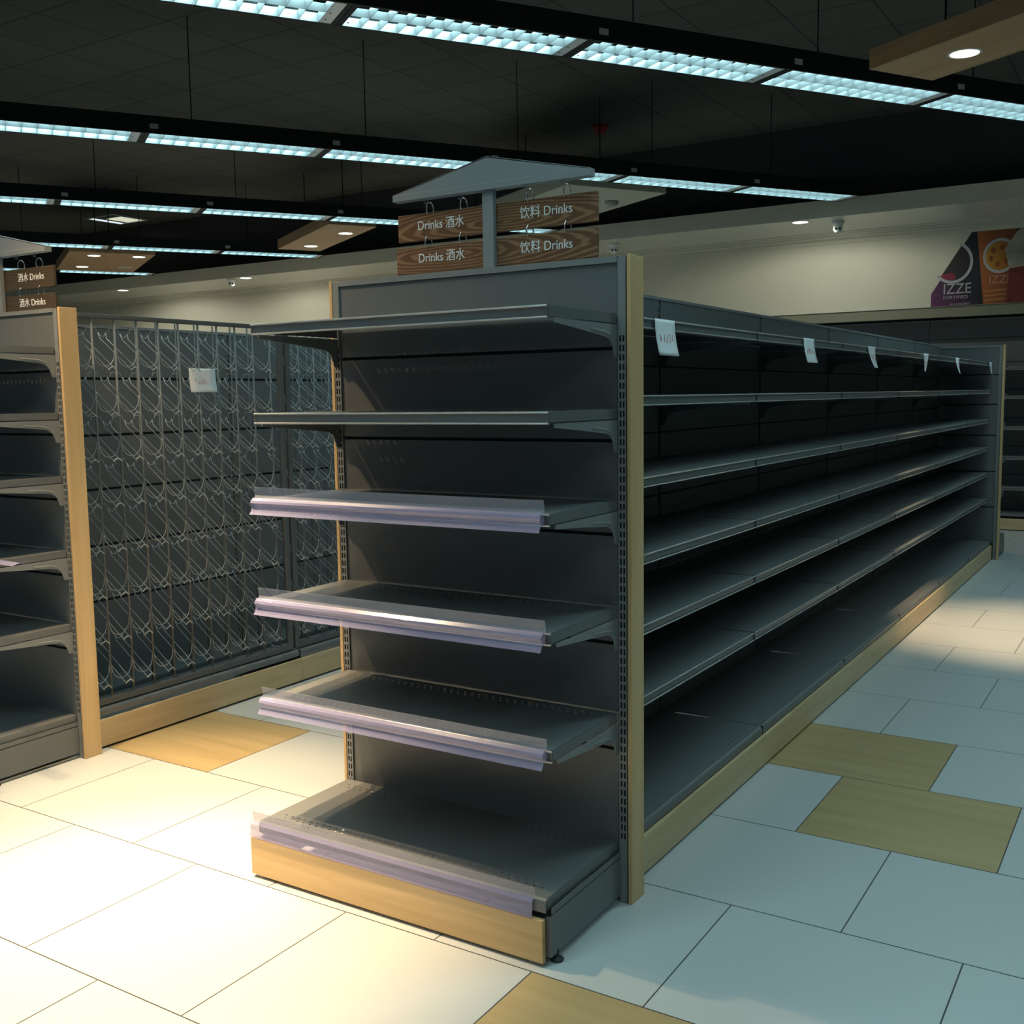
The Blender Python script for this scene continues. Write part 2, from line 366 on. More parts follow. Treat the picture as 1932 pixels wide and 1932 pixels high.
# ------------------------------------------------------------------ shelf bays (local front faces +X, bay runs 0..1.2 along +Y)
def make_bay(label, cat, zs, seams, top, name='shelf_bay', deck_z=0.158, wd=1.2, kx=-0.062, group=None, gw=0.0035):
    r = root(name, label, cat, group=group)
    zz = [top-0.012]+list(seams)+[0.10]
    for i in range(len(zz)-1):
        MB().box(-0.532, -0.500, 0.012, wd-0.012, zz[i+1]+gw, zz[i]-(gw if i else 0)).build('back_panel', M_STEEL, r)
    b = MB(); b.box(-0.540, -0.497, 0.0030, wd-0.0030, top-0.012, top); b.build('top_rail', M_STEEL2, r)
    b = MB(); b.box(-0.536, -0.506, 0.012, wd-0.012, 0.1, top-0.02); b.build('panel_joint', M_GAP, r)
    for ya, yb in ((0.001, 0.0115), (wd-0.0115, wd-0.001)):
        b = MB(); b.box(-0.54, -0.507, ya, yb, 0.0, top-0.013)
        b.mi = 1
        zc = 0.22
        while zc < top-0.05:
            b.box(-0.508, -0.5064, (ya+yb)/2-0.0022, (ya+yb)/2+0.0022, zc, zc+0.017); zc += 0.0255  # slots as black bars, the shade of the holes painted on
        b.build('upright', [M_STEEL2, M_GAP], r)
    for z in zs:
        b = MB(); ya, yb = 0.006, wd-0.006
        b.holes('yx', z, ya, yb, -0.498, -0.099, [(-0.130, 0), (-0.150, 0.5), (-0.450, 0.5), (-0.470, 0)], 0.0254, 0.005, 0.004, 0.04)
        b.box(-0.498, -0.1, ya, ya+0.0015, z-0.026, z); b.box(-0.498, -0.1, yb-0.0015, yb, z-0.026, z)
        b.box(-0.103, -0.1015, ya, yb, z-0.026, z-0.002)
        b.box(-0.200, -0.185, ya+0.003, yb-0.003, z-0.022, z-0.002)
        b.mi = 1
        for zc_, rr_ in ((z-0.0018, 0.0026), (z-0.0290, 0.0024)):
            b.prism([(-0.0975+rr_*math.cos(t), zc_+rr_*math.sin(t)) for t in [2*PI*q/10 for q in range(10)]], 'y', ya, yb)
        b.box(-0.108, -0.098, ya, yb, z-0.030, z-0.0285)
        sh = b.build('shelf', [M_STEEL, M_LIP], r)
        MB().box(-0.112, -0.0985, yb-0.001, yb+0.011, z-0.031, z-0.001).build('joint_clip', M_GAP, sh)
        for yy, sg in ((ya+0.002, 1), (yb-0.0045, 1)):
            q = MB(); q.prism([(-0.498-p[0]*1.07, z+p[1]) for p in BR], 'y', yy, yy+0.0025); q.build('bracket', M_STEEL, sh)
    z = deck_z; b = MB()
    b.holes('yx', z, 0.002, wd-0.002, -0.499, -0.070, [(-0.100, 0), (-0.120, 0.5), (-0.450, 0.5), (-0.470, 0)], 0.0254, 0.0055, 0.0045, 0.04)
    b.prism([(-0.070, z), (-0.063, z-0.004), (-0.060, z-0.010), (-0.060, z-0.030), (-0.066, z-0.030), (-0.066, z-0.010)], 'y', 0.002, wd-0.002)
    b.build('base_deck', M_STEEL, r)
    q = MB(); q.box(-0.066, -0.0595, wd-0.009, wd-0.001, z-0.031, z+0.002); q.build('joint_clip', M_GAP, r)
    MB().box(kx, kx+0.014, 0.0008, wd-0.0008, 0.010, 0.124).build('kick_plate', M_KICKY, r, bevel=0.001)
    for yy in (0.010, wd-0.018): MB().box(-0.49, -0.075, yy, yy+0.008, 0.0, z-0.032).build('base_support', M_STEEL, r)
    return r
GZ = [1.677, 1.448, 1.202, 0.967, 0.749, 0.526]
GS = [1.56, 1.30, 1.05, 0.79, 0.53]
b0 = make_bay('empty dark grey shelf bay nearest the camera, beside the tall wooden corner board', 'shelf', GZ, GS, 1.832, group='shelf bays of the long empty run')
b0.location = (0, 0.10, 0)
ordn = ['second', 'third', 'fourth', 'fifth', 'sixth']
ys = [1.297, 2.494, 3.694, 4.886, 6.07]
for i, y in enumerate(ys):
    nx = (ys+[7.166])[i+1]
    dup(b0, location=(0, y, 0), scale=(1, (nx-y)/1.2, 1), label='empty dark grey shelf bay, %s of six counting from the wooden corner board%s' % (ordn[i], ', the farthest' if i == 4 else ''))
b0.scale = (1, 1.197/1.2, 1)

# bays of the left gondola, bare back panels behind the wire racks
w0 = make_bay('grey metal bay with bare back panels behind the nearer wire bottle rack', 'shelf', [], GS, 1.803, name='rack_bay', deck_z=0.168, gw=0.006, group='bays behind the wire bottle racks')
w0.location = (-2.465, 0.10, 0); w0.scale = (1, 1.022, 1)
dup(w0, location=(-2.465, 1.327, 0), label='grey metal bay behind the farther wire bottle rack, partly hidden by the end unit')
dup(w0, location=(-2.465, 2.554, 0), label='third grey metal bay of the bottle rack run, behind the central end unit')

# units against the far wall (bay rotated so that it faces -Y)
f0 = make_bay('empty shelf unit against the far wall, just left of the far end board', 'shelf', [1.679, 1.384, 1.068, 0.761, 0.444], [2.00, 1.74, 1.45, 1.15, 0.85, 0.55, 0.3], 2.21, name='wall_shelf_unit', deck_z=0.175, kx=-0.057, group='shelf units along the far wall')
f0.location = (-1.087-1.2, 9.26, 0); f0.rotation_euler = (0, 0, -PI/2)
f0.location = (-2.287, 9.258, 0)
dup(f0, location=(-1.087, 9.258, 0), label='empty shelf unit by the far wall at the right edge of the photo')
dup(f0, location=(0.113, 9.258, 0), label='empty wall shelf unit beyond the right edge of the far end board')
dup(f0, location=(-3.487, 9.258, 0), label='wall shelf unit hidden low behind the long empty run, top panel showing')

# ------------------------------------------------------------------ wire bottle racks (local: front plane x=0, y 0..1.2)
def arc(c, ra, rb, a0, a1, n, plane='yz', x=0.0):
    out = []
    for i in range(n+1):
        a = a0+(a1-a0)*i/n
        out.append((x, c[0]+ra*math.cos(a), c[1]+rb*math.sin(a)))
    return out
def make_rack(label):
    r = root('bottle_rack', label, 'rack', group='wire bottle racks')
    fr = MB()
    for ya, yb in ((0.008, 0.036), (1.170, 1.198)):
        fr.box(-0.012, 0.008, ya, yb, 0.175, 1.815)
    fr.box(-0.012, 0.008, 0.036, 1.170, 1.799, 1.815); fr.box(-0.012, 0.008, 0.036, 1.170, 0.175, 0.203)
    fr.box(-0.165, -0.012, 0.008, 0.024, 1.805, 1.815); fr.box(-0.165, -0.012, 1.182, 1.198, 1.805, 1.815)
    fr.box(-0.160, -0.148, 0.024, 1.182, 1.809, 1.815); fr.box(-0.165, -0.150, 0.008, 1.198, 0.175, 0.190)
    fr.build('rack_frame', M_FRAME, r, bevel=0.002)
    for k in range(10):
        y = 0.105+0.112*k
        MB().tube([(0.0, y, 0.19), (0.0, y, 1.805)], 0.0045, 7).build('front_rod', M_ROD, r, smooth=True)
        MB().tube([(-0.150, y, 0.18), (-0.150, y, 1.812)], 0.0038, 7).build('rear_rod', M_FRAME, r, smooth=True)
    m = MB(); t = 0.0
    rr = 0.0018
    for s_ in (-0.017, 0.017):
        m.tube([(-0.158, s_*1.15, 0.085), (-0.150, s_, 0.060), (0.048, s_, -0.080)], rr, 5)
    m.tube([(-0.158, -0.020, 0.085), (-0.156, -0.010, 0.072), (-0.155, 0.0, 0.068), (-0.156, 0.010, 0.072), (-0.158, 0.020, 0.085)], rr, 5)
    m.tube([(0.048, -0.019, -0.082), (0.050, -0.012, -0.073), (0.051, 0.0, -0.068), (0.050, 0.012, -0.072), (0.048, 0.022, -0.082)], rr*1.2, 5)
    u = [(0.0, -0.050, 0.002)]+[(0.0, 0.050*math.cos(a), -0.008+0.058*math.sin(a)) for a in [PI+PI*i/10 for i in range(11)]]+[(0.0, 0.050, 0.002)]
    m.tube(u, rr*0.95, 5)
    m.tube([(-0.154, 0.028, 0.088), (-0.154, 0.031, 0.103), (-0.154, 0.035, 0.1045), (-0.154, 0.076, 0.1045), (-0.154, 0.080, 0.100), (-0.154, 0.083, 0.088)], rr*0.8, 5)
    cr = m.build('bottle_cradle', M_WIRE, None, smooth=True)
    first = True
    for row in range(8):
        z = 1.666-0.19*row
        for k in range(-1, 9):
            y = 0.161+0.112*k
            c = cr if first else cr.copy()
            if not first: COL.objects.link(c)
            c.parent = r; c.location = (0, y, z); first = False
    return r
rk = make_rack('grey wire bottle rack beside the tall orange wooden board, carrying a white paper sheet')
rk.location = (-2.55, 0.100, 0)
dup(rk, location=(-2.55, 1.308, 0), label='grey wire bottle rack farther back, partly hidden by the central end unit')

# ------------------------------------------------------------------ hanging category signs
M_PL = [wood('pine_plank_a', (0.30, 0.155, 0.075), (0.15, 0.062, 0.026), 'x', 1.0, 0.55, True, off=(-0.05, 0, -0.20)),
        wood('pine_plank_b', (0.30, 0.155, 0.08), (0.15, 0.064, 0.028), 'x', 1.0, 0.55, True, off=(0.14, 0, -0.36)),
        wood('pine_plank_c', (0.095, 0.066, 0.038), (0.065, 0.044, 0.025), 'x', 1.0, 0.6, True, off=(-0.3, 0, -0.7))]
def text_part(txt, size, loc, parent, name='lettering', matl=None, rx=PI/2, ext=0.0008, align='LEFT', sx=1.0, rz=0.0):
    cu = bpy.data.curves.new('t', 'FONT'); cu.body = txt; cu.size = size; cu.extrude = ext; cu.align_x = align
    o = bpy.data.objects.new('t', cu); COL.objects.link(o)
    bpy.context.view_layer.update()
    me = bpy.data.meshes.new_from_object(o.evaluated_get(bpy.context.evaluated_depsgraph_get()))
    bpy.data.objects.remove(o)
    me.materials.clear(); me.materials.append(matl or M_LETTER)
    n = bpy.data.objects.new(name, me); COL.objects.link(n); n.parent = parent
    n.location = loc; n.rotation_euler = (rx, 0, rz); n.scale = (sx, 1, 1)
    return n
def hook_ring(parent, x, y, z, r=0.0205, gap=False):
    p = []
    for i in range(15):
        a = -PI*0.62+i*(PI*1.9)/14
        p.append((x+0.004*math.cos(a), y+r*0.62*math.cos(a), z+r*math.sin(a)))
    return MB().tube(p, 0.0021, 6).build('ring', M_CHROME, parent, smooth=True)
SY = 0.050
def header_frame(label, x):
    r = root('gabled_sign_post', label, 'sign', (x, SY, 1.826), group='grey gabled sign frames')
    b = MB(); b.box(-0.019, 0.019, -0.006, 0.012, 0.0, 0.232); b.build('post', M_SIGNM, r, bevel=0.001)
    b = MB()
    b.prism([(-0.343, 0.245), (0.343, 0.245), (0.343, 0.247), (0.006, 0.320), (-0.006, 0.320), (-0.343, 0.247)], 'y', -0.012, -0.008)
    b.prism([(-0.343, 0.245), (0.343, 0.245), (0.343, 0.247), (0.006, 0.320), (-0.006, 0.320), (-0.343, 0.247)], 'y', 0.012, 0.016)
    b.prism([(-0.343, 0.247), (0.0, 0.321), (0.343, 0.247), (0.343, 0.243), (0.0, 0.316), (-0.343, 0.243)], 'y', -0.012, 0.016)
    b.box(-0.343, 0.343, -0.017, 0.016, 0.225, 0.245)
    b.build('gable', M_SIGNM, r, bevel=0.0015)
    for xx in (-0.228, -0.102, 0.130, 0.252):
        pts = [(xx+0.0065*math.cos(a), 0.0, 0.218+0.0065*math.sin(a)) for a in [2*PI*i/12 for i in range(12)]]
        MB().tube(pts, 0.0014, 5, True).build('eyelet', M_SIGNM, r, smooth=True)
    return r
def plank(label, x, z0, z1, matl, texts, ringz, ringx, w0, w1, grp):
    r = root('sign_plank', label, 'sign', (x, SY, z0), group=grp)
    b = MB(); b.box(w0, w1, 0.014, 0.026, 0, z1-z0); b.build('board', matl, r, bevel=0.0015)
    for t, tx, tz, sz in texts:
        text_part(t, sz, (tx, 0.0135, tz), r, sx=0.92)
    for xx in ringx:
        hook_ring(r, xx, 0.020, z1-z0+ringz)
    return r
sx = -0.484
header_frame('grey gabled sign holder on a post above the central end unit', sx)
TX = [('Drinks 酒水', -0.272, 0.032, 0.038), ('饮料 Drinks', 0.098, 0.032, 0.038)]
plank('upper brown plank reading Drinks, hung under the central gabled frame', sx, 1.932, 2.014, M_PL[0], TX, 0.010, (-0.228, -0.102, 0.130, 0.252), -0.348, 0.350, 'planks under the central frame')
plank('lower brown plank reading Drinks, just above the central end unit', sx, 1.834, 1.914, M_PL[1], TX, 0.010, (-0.236, -0.108, 0.128, 0.254), -0.356, 0.350, 'planks under the central frame')
sx2 = sx-2.465+0.024
header_frame('grey gabled sign frame at the left edge, above the left end unit', sx2)
TX2 = [('饮料 Drinks', -0.272, 0.034, 0.038), ('酒水 Drinks', 0.112, 0.034, 0.038)]
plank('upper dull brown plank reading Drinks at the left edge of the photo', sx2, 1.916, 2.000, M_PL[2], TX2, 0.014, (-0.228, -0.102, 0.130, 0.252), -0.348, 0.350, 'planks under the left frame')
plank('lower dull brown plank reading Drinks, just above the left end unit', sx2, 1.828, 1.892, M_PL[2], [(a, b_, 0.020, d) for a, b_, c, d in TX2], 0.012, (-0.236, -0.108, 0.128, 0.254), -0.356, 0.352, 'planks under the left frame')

# ------------------------------------------------------------------ paper sheets
def scribble(parent, axis_w, wdt, zc, seed, n=5, thick=0.0007, h=0.02):
    rnd = random.Random(seed); b = MB()
    for i in range(n):
        a = -wdt/2+wdt*(i+0.1)/n; pts = []
        for k in range(5):
            pts.append((0.0015, a+wdt/n*0.8*rnd.random(), zc+h*(rnd.random()-0.5)))
        b.tube(pts, thick, 4)
    return b.build('handwriting', M_INK, parent)
def paper(label, loc, wd, h, curl, seed, side=0.0, writing=True):
    r = root('paper_sheet', label, 'paper', loc, group='white paper sheets on the shelves')
    n = 10; b = MB()
    def P(u, t):   # u across (local y), t downward
        return (0.001+curl*(t**2)*h*0.5 + side*u*t, u*wd + curl*0.35*t*t*h, -t*h)
    b.v = [P(-0.5+j/4, i/n) for i in range(n+1) for j in range(5)]
    for i in range(n):
        for j in range(4):
            b.f.append([i*5+j, (i+1)*5+j, (i+1)*5+j+1, i*5+j+1]); b.m.append(0)
    o = b.build('sheet', M_PAPER, r, smooth=True)
    so = o.modifiers.new('t', 'SOLIDIFY'); so.thickness = 0.0004
    if writing:
        s_ = scribble(r, 'y', wd*0.7, -h*0.52, seed, h=h*0.28); s_.location = (0.002+curl*0.27*h*0.5, 0.05*curl*h, 0)
    return r
px = [('white paper with red handwriting on the top shelf, nearest the wooden corner board', 0.43, 0.148, 0.110, 0.22, 0),
      ('second white paper with red writing along the top shelf from the corner board', 1.93, 0.150, 0.103, 0.3, 0),
      ('third hanging white paper along the top shelf, curling to the right at its foot', 3.02, 0.150, 0.108, 0.42, -0.018),
      ('fourth white paper along the top shelf, a narrow sliver tapering downward', 4.37, 0.15, 0.110, -0.06, -0.022),
      ('fifth white paper along the top shelf, second from the far end', 5.50, 0.15, 0.110, 0.35, -0.020),
      ('sixth and farthest white paper, at the far end of the top shelf', 7.07, 0.15, 0.108, 0.25, -0.018)]
for i, (lb, y, wd, h, cu, sd_) in enumerate(px):
    paper(lb, (-0.0925 if i != 3 else -0.0860, y, 1.6785), wd, h, cu, i+3, side=sd_)
pw = paper('white paper with faint red writing on the wire bottle rack', (-2.538, 0.77, 1.598), 0.155, 0.107, 0.12, 21)

# ------------------------------------------------------------------ louvred light rows
ANG = math.radians(32.5); SZ = 3.24; UN = 1.79
DX, DY = math.sin(ANG), math.cos(ANG); EX, EY = math.cos(ANG), -math.sin(ANG)
def make_fixture():
    r = root('louvre_light', '', 'ceiling light')
    b = MB(); L, W = 0.6265, 0.158
    b.box(-W, -0.142, -L, L, 0.0, 0.105); b.box(0.142, W, -L, L, 0.0, 0.105); b.box(-W, W, -L, L, 0.105, 0.115)
    b.box(-0.142, 0.142, -L, -0.600, 0.001, 0.105); b.box(-0.142, 0.142, 0.600, L, 0.001, 0.105)
    b.build('housing', M_BLACK, r)
    b = MB()
    b.box(-0.142, -0.139, -0.6, 0.6, 0.0005, 0.055); b.box(0.139, 0.142, -0.6, 0.6, 0.0005, 0.055)
    b.prism([(-0.0015, 0.001), (0.0015, 0.001), (0.010, 0.037), (-0.010, 0.037)], 'y', -0.6, 0.54)
    n = 12; c = 1.14/n
    for i in range(n+1):
        y = -0.6+c*i
        b.prism([(y-0.001, 0.001), (y+0.001, 0.001), (y+0.008, 0.036), (y-0.008, 0.036)], 'x', -0.139, 0.139)
    b.build('louvre', M_LOUVRE, r)
    b = MB(); b.box(-0.139, 0.139, 0.542, 0.599, 0.001, 0.006)
    ep = b.build('end_plate', M_PLATE, r)
    for xx, yy in ((-0.09, 0.56), (0.0, 0.56), (-0.09, -0.585)): MB().lathe([(0.006, -0.001), (0.006, 0.001)], xx, yy, 8).build('screw', M_STEEL, ep)
    MB().box(0.158, 0.1586, -0.60, -0.545, 0.030, 0.062).build('sticker', M_STICK, r)
    MB().tube([(0, -0.3, 0.115), (0, -0.3, ZC-SZ-0.001)], 0.004, 6).build('suspension_rod', M_BLACK, r)
    la = bpy.data.lights.new('lamp', 'AREA'); la.shape = 'RECTANGLE'; la.size = 0.27; la.size_y = 1.13
    la.energy = P_TUBE; la.color = COOL; la.spread = math.radians(180)
    lo = bpy.data.objects.new('lamp', la); COL.objects.link(lo); lo.parent = r; lo.location = (0, -0.03, 0.043)
    return r
fx0 = make_fixture(); used = False
rows = [('nearest visible ceiling row', -2.800, 0.860, -3, 6),
        ('second row, behind the gabled sign', -4.356, 0.528, -2, 5),
        ('third ceiling row', -5.880, 0.288, -1, 4),
        ('fourth ceiling row', -7.450, 0.668, -1, 2),
        ('short farthest row', -8.890, 0.410, -1, 1),
        ('row above the camera', -1.24, 0.40, -4, 6),
        ('row behind the camera', 0.32, 0.10, -4, 2)]
words = ['first', 'second', 'third', 'fourth', 'fifth', 'sixth', 'seventh', 'eighth', 'ninth', 'tenth']
for nm, pp, s0, k0, k1 in rows:
    n = k1-k0
    for k in range(k0, k1):
        s_ = s0+0.7015*(k+0.5)
        x = CP.x+UN*(pp*EX+s_*DX); y = CP.y+UN*(pp*EY+s_*DY)
        i = k1-1-k
        lb = 'louvred fluorescent light, %s from right end of the %s' % (words[i], nm)
        if not used: fx0.location = (x, y, SZ); fx0.rotation_euler = (0, 0, -ANG); fx0['label'] = lb; fx0['group'] = nm; used = True
        else: dup(fx0, location=(x, y, SZ), rz=-ANG, label=lb, group=nm)

# ------------------------------------------------------------------ hanging wooden ceiling panels with spotlights
PANG = math.radians(-30.5)   # panel's long axis (local x) in world
def unit_pt(u): return Vector((CP.x+UN*u[0], CP.y+UN*u[1], 0))
def downlight(label, loc, lit, power, color, aim=None, r=0.075, glow=None, name='downlight', cat='downlight', spot=75, blend=0.5, grp='ceiling downlights'):
    o = root(name, label, cat, loc, group=grp)
    MB().lathe([(r+0.012, 0.0), (r+0.012, -0.003), (r, -0.005), (r-0.004, 0.0)], 0, 0, 28).build('trim_ring', M_WHITE, o, smooth=False)
    MB().lathe([(r-0.002, 0.001), (r-0.003, -0.0035), (0.012, -0.005)], 0, 0, 24).build('lens', glow if lit else M_LENS, o, smooth=False)
    if lit:
        l = bpy.data.lights.new('lamp', 'SPOT'); l.energy = power; l.color = color; l.spot_size = math.radians(spot); l.spot_blend = blend; l.shadow_soft_size = 0.035
        lo = bpy.data.objects.new('lamp', l); COL.objects.link(lo); lo.parent = o; lo.location = (0, 0, -0.045)
        if aim is not None:
            d = Vector(aim)-Vector((loc[0], loc[1], loc[2]-0.045)); lo.rotation_euler = d.to_track_quat('-Z', 'Y').to_euler()
    return o
def ceiling_panel(label, corner, along, across, th=0.11, mt=None):
    # corner: world xy of the near-left corner; along: length on local x (towards the camera side), across on local y
    r = root('ceiling_panel', label, 'ceiling panel', (corner[0], corner[1], SZ), PANG, group='hanging wooden ceiling panels')
    b = MB(); b.box(0, along, 0, across, 0, th); b.build('panel', mt or M_PANELW, r, bevel=0.003)
    for xx, yy in ((along*0.15, across*0.5), (along*0.85, across*0.5)):
        MB().tube([(xx, yy, th), (xx, yy, ZC-SZ-0.001)], 0.006, 6).build('suspension_rod', M_BLACK, r)
    return r
def C2(u): p = unit_pt(u); return (p.x, p.y)
# right panel: far-left corner at unit (-0.87,3.515), runs towards upper right
c = C2((-0.87, 3.515)); ceiling_panel('wooden ceiling panel with one lit spotlight, top right corner of the photo', c, 2.0, 0.50)
downlight('lit round spotlight in the wooden panel at the top right', (0.202, 3.67, SZ), True, P_WARM*1.3, WARM, (0.62, 4.30, 0), glow=M_GLOW, grp='spotlights in the wooden panels', spot=40, blend=1.0)
c = C2((-5.138, 5.279)); ceiling_panel('wooden ceiling panel with two lit spotlights, left of the central sign', c, 1.98, 0.52)
downlight('lit spotlight nearer the sign in the middle-left wooden panel', (-6.495, 6.393, SZ), True, P_WARM*0.4, WARM, (-6.5, 6.4, 0), glow=M_GLOW, grp='spotlights in the wooden panels')
downlight('lit spotlight at the lower end of the middle-left wooden panel', (-7.45, 6.88, SZ), True, P_WARM*0.4, WARM, (-7.4, 6.9, 0), glow=M_GLOW, grp='spotlights in the wooden panels')
c = C2((-7.218, 5.066)); ceiling_panel('wide wooden ceiling panel with three lit spotlights, far left', c, 1.96, 0.98)
for i, p in enumerate([(-10.068, 5.87), (-9.751, 6.278), (-11.10, 6.45)]):
    downlight('lit spotlight in the wide far-left wooden panel, %s' % ['upper left one', 'upper right one', 'lower one'][i], (p[0], p[1], SZ), True, P_WARM*0.3, WARM, (p[0], p[1], 0), glow=M_GLOW, grp='spotlights in the wooden panels')
downlight('unlit spotlight at the lower right of the wide far-left wooden panel', (-10.75, 6.85, SZ), False, 0, WARM, grp='spotlights in the wooden panels')
M_PALE = wood('pale_panel_wood', (0.47, 0.44, 0.35), (0.53, 0.50, 0.40), 'x', 0.6, 0.4)
pr = ceiling_panel('pale wooden ceiling panel behind the central sign with an unlit round spotlight', (0, 0), 2.0, 1.02, mt=M_PALE)
Pc = unit_pt((-2.224, 5.026)); La = Matrix.Rotation(PANG, 3, 'Z') @ Vector((2.0, 1.02, 0)); pr.location = (Pc.x-La.x, Pc.y-La.y, SZ)
dl = downlight('unlit grey spotlight in the pale panel right of the central sign', (-3.28, 6.40, SZ), False, 0, WARM, grp='spotlights in the wooden panels')
MB().lathe([(0.060, 0.0), (0.066, -0.020), (0.058, -0.042), (0.035, -0.052)], 0, 0, 20).build('eyeball', mat('grey_eyeball', (0.30, 0.29, 0.25), 0.4), dl, smooth=True)
# the panel above the left aisle that throws the bright pools on the floor
lp = ceiling_panel('wooden ceiling panel hanging above the near left aisle', (-3.02, 0.02), 2.0, 0.98)
for i, (p, a, pw_, sp_) in enumerate([((-1.50, -0.85), (-1.08, -0.82, 0), 2.3, 40), ((-2.02, -0.10), (-1.72, -0.22, 0), 1.7, 40), ((-2.25, -0.75), (-1.8, -0.55, 0), 0.5, 110)]):
    downlight('lit spotlight in the wooden panel above the left aisle, %s' % ['nearest the central end unit', 'nearest the bottle rack', 'farthest left'][i], (p[0], p[1], SZ), True, P_WARM*pw_, WARM, a, glow=M_GLOW, grp='spotlights in the wooden panels', spot=sp_, blend=1.0)

# soffit downlights
for i, (x, n_) in enumerate([(-2.017, 'right of the central end unit'), (-9.743, 'above the wire bottle racks'), (-12.344, 'farthest left above the racks')]):
    downlight('lit round downlight in the cream soffit, %s' % n_, (x, 8.05, 3.134), True, P_SOFFIT, NEUTRAL, (x, 8.75, 0), glow=M_GLOWC, r=0.078, grp='soffit downlights', spot=165, blend=0.3)
for i, (x, n_) in enumerate([(-0.689, 'near the upper right edge of the photo'), (-3.317, 'between the central sign and the dome sensor'), (-8.494, 'left of the central sign'), (-10.983, 'between the two lit ones on the left'), (-13.669, 'beside the left sign planks')]):
    o = root('downlight', 'unlit flush round downlight in the cream soffit, %s' % n_, 'downlight', (x, 8.06, 3.134), group='soffit downlights')
    MB().lathe([(0.088, 0.0), (0.088, -0.002), (0.080, -0.003), (0.076, -0.0005), (0.01, -0.0005)], 0, 0, 28).build('lens', M_CREAMG, o)
for i, (x, n_) in enumerate([(-1.70, 'right of the lit soffit downlight'), (-4.181, 'just above the central end unit'), (-9.975, 'left, beside a lit downlight')]):
    y = 8.25 if i < 2 else 8.0
    o = root('dome_sensor', 'small white dome sensor under the soffit, %s' % n_, 'sensor', (x, y, 3.134), group='dome sensors under the soffit')
    MB().lathe([(0.062, 0.0), (0.062, -0.022), (0.05, -0.03), (0.045, -0.05), (0.046, -0.075), (0.036, -0.098), (0.012, -0.108)], 0, 0, 20).build('dome', M_WHITE, o, smooth=True)
    d = (CP-Vector((x, y, 3.05))).normalized(); sd = Vector((-d.y, d.x, 0)).normalized()
    for q in (-0.018, 0.018):
        c_ = Vector((0, 0, -0.068))+d*0.040+sd*q
        MB().lathe([(0.004, c_.z-0.011), (0.010, c_.z-0.008), (0.013, c_.z), (0.010, c_.z+0.008), (0.004, c_.z+0.011)], c_.x, c_.y, 10).build('sensor_eye', M_RUBBER, o, smooth=True)
o = root('smoke_alarm', 'small red alarm on the dark ceiling above the central sign', 'alarm', (-3.675, 6.956, ZC))
MB().lathe([(0.075, 0.0), (0.078, -0.03), (0.05, -0.045), (0.046, -0.075), (0.02, -0.082)], 0, 0, 24).build('body', M_RED, o, smooth=True)
# ceiling troffer, upper left
o = root('recessed_light', 'square recessed light with a lit edge in the dark ceiling, upper left', 'ceiling light', (-11.85, 7.62, ZC))
b = MB(); b.box(-0.30, -0.27, -0.3, 0.3, -0.012, 0); b.box(0.27, 0.30, -0.3, 0.3, -0.012, 0); b.box(-0.27, 0.27, -0.3, -0.27, -0.012, 0); b.box(-0.27, 0.27, 0.27, 0.30, -0.012, 0)
b.build('frame', M_PLATE, o)
b = MB(); b.box(-0.10, 0.26, -0.10, 0.26, -0.006, -0.001); b.build('diffuser', mat('lit_louvre_grid', (0.5, 0.5, 0.4), emit=(0.8, 0.82, 0.62), estr=0.75), o)
b = MB(); b.box(-0.269, -0.215, -0.27, 0.27, -0.010, -0.001); b.build('tube', mat('lit_tube', (1, 1, 1), emit=(0.75, 0.85, 0.9), estr=1.1), o)

# ------------------------------------------------------------------ poster on the bulkhead
def grad_mat(name, c1, c2, x0, x1):
    m = bpy.data.materials.new(name); m.use_nodes = True; nt = m.node_tree; N = nt.nodes; L = nt.links; b = N['Principled BSDF']; b.inputs['Roughness'].default_value = 0.5
    tc = N.new('ShaderNodeTexCoord'); sp = N.new('ShaderNodeSeparateXYZ'); mr = N.new('ShaderNodeMapRange'); mr.inputs[1].default_value = x0; mr.inputs[2].default_value = x1
    cr = N.new('ShaderNodeValToRGB'); cr.color_ramp.elements[0].color = (*c1, 1); cr.color_ramp.elements[1].color = (*c2, 1)
    mm = N.new('ShaderNodeMath'); mm.operation = 'MULTIPLY_ADD'; mm.inputs[1].default_value = 0.9 if x0 < 0.4 else 0.0
    L.new(tc.outputs['Object'], sp.inputs[0]); L.new(sp.outputs[2], mm.inputs[0]); L.new(sp.outputs[0], mm.inputs[2]); L.new(mm.outputs[0], mr.inputs[0]); L.new(mr.outputs[0], cr.inputs[0]); L.new(cr.outputs[0], b.inputs['Base Color']); return m
PX, PY, PZ = -1.012, 9.349, 2.326
o = root('poster', 'large drinks poster on the cream wall at the right edge, reading IZZE', 'poster', (PX, PY, PZ))
def flat(pts, y, matl, name): 
    b = MB(); b.prism(pts, 'y', y, y+0.0006); return b.build(name, matl, o)
flat([(0, 0), (1.7, 0), (1.7, 0.794), (0.417, 0.794), (0.002, 0.134)], -0.001, mat('poster_back', (0.05, 0.012, 0.01), 0.5), 'poster_sheet')
flat([(0.0, 0), (0.512, 0), (0.427, 0.794), (0.417, 0.794), (0.002, 0.134)], -0.002, grad_mat('purple_to_navy', (0.10, 0.012, 0.075), (0.004, 0.006, 0.014), 0.05, 0.50), 'purple_can')
flat([(0.512, 0), (0.80, 0), (0.80, 0.794), (0.427, 0.794)], -0.002, grad_mat('orange_can', (0.36, 0.10, 0.018), (0.15, 0.028, 0.010), 0.45, 0.8), 'orange_can')
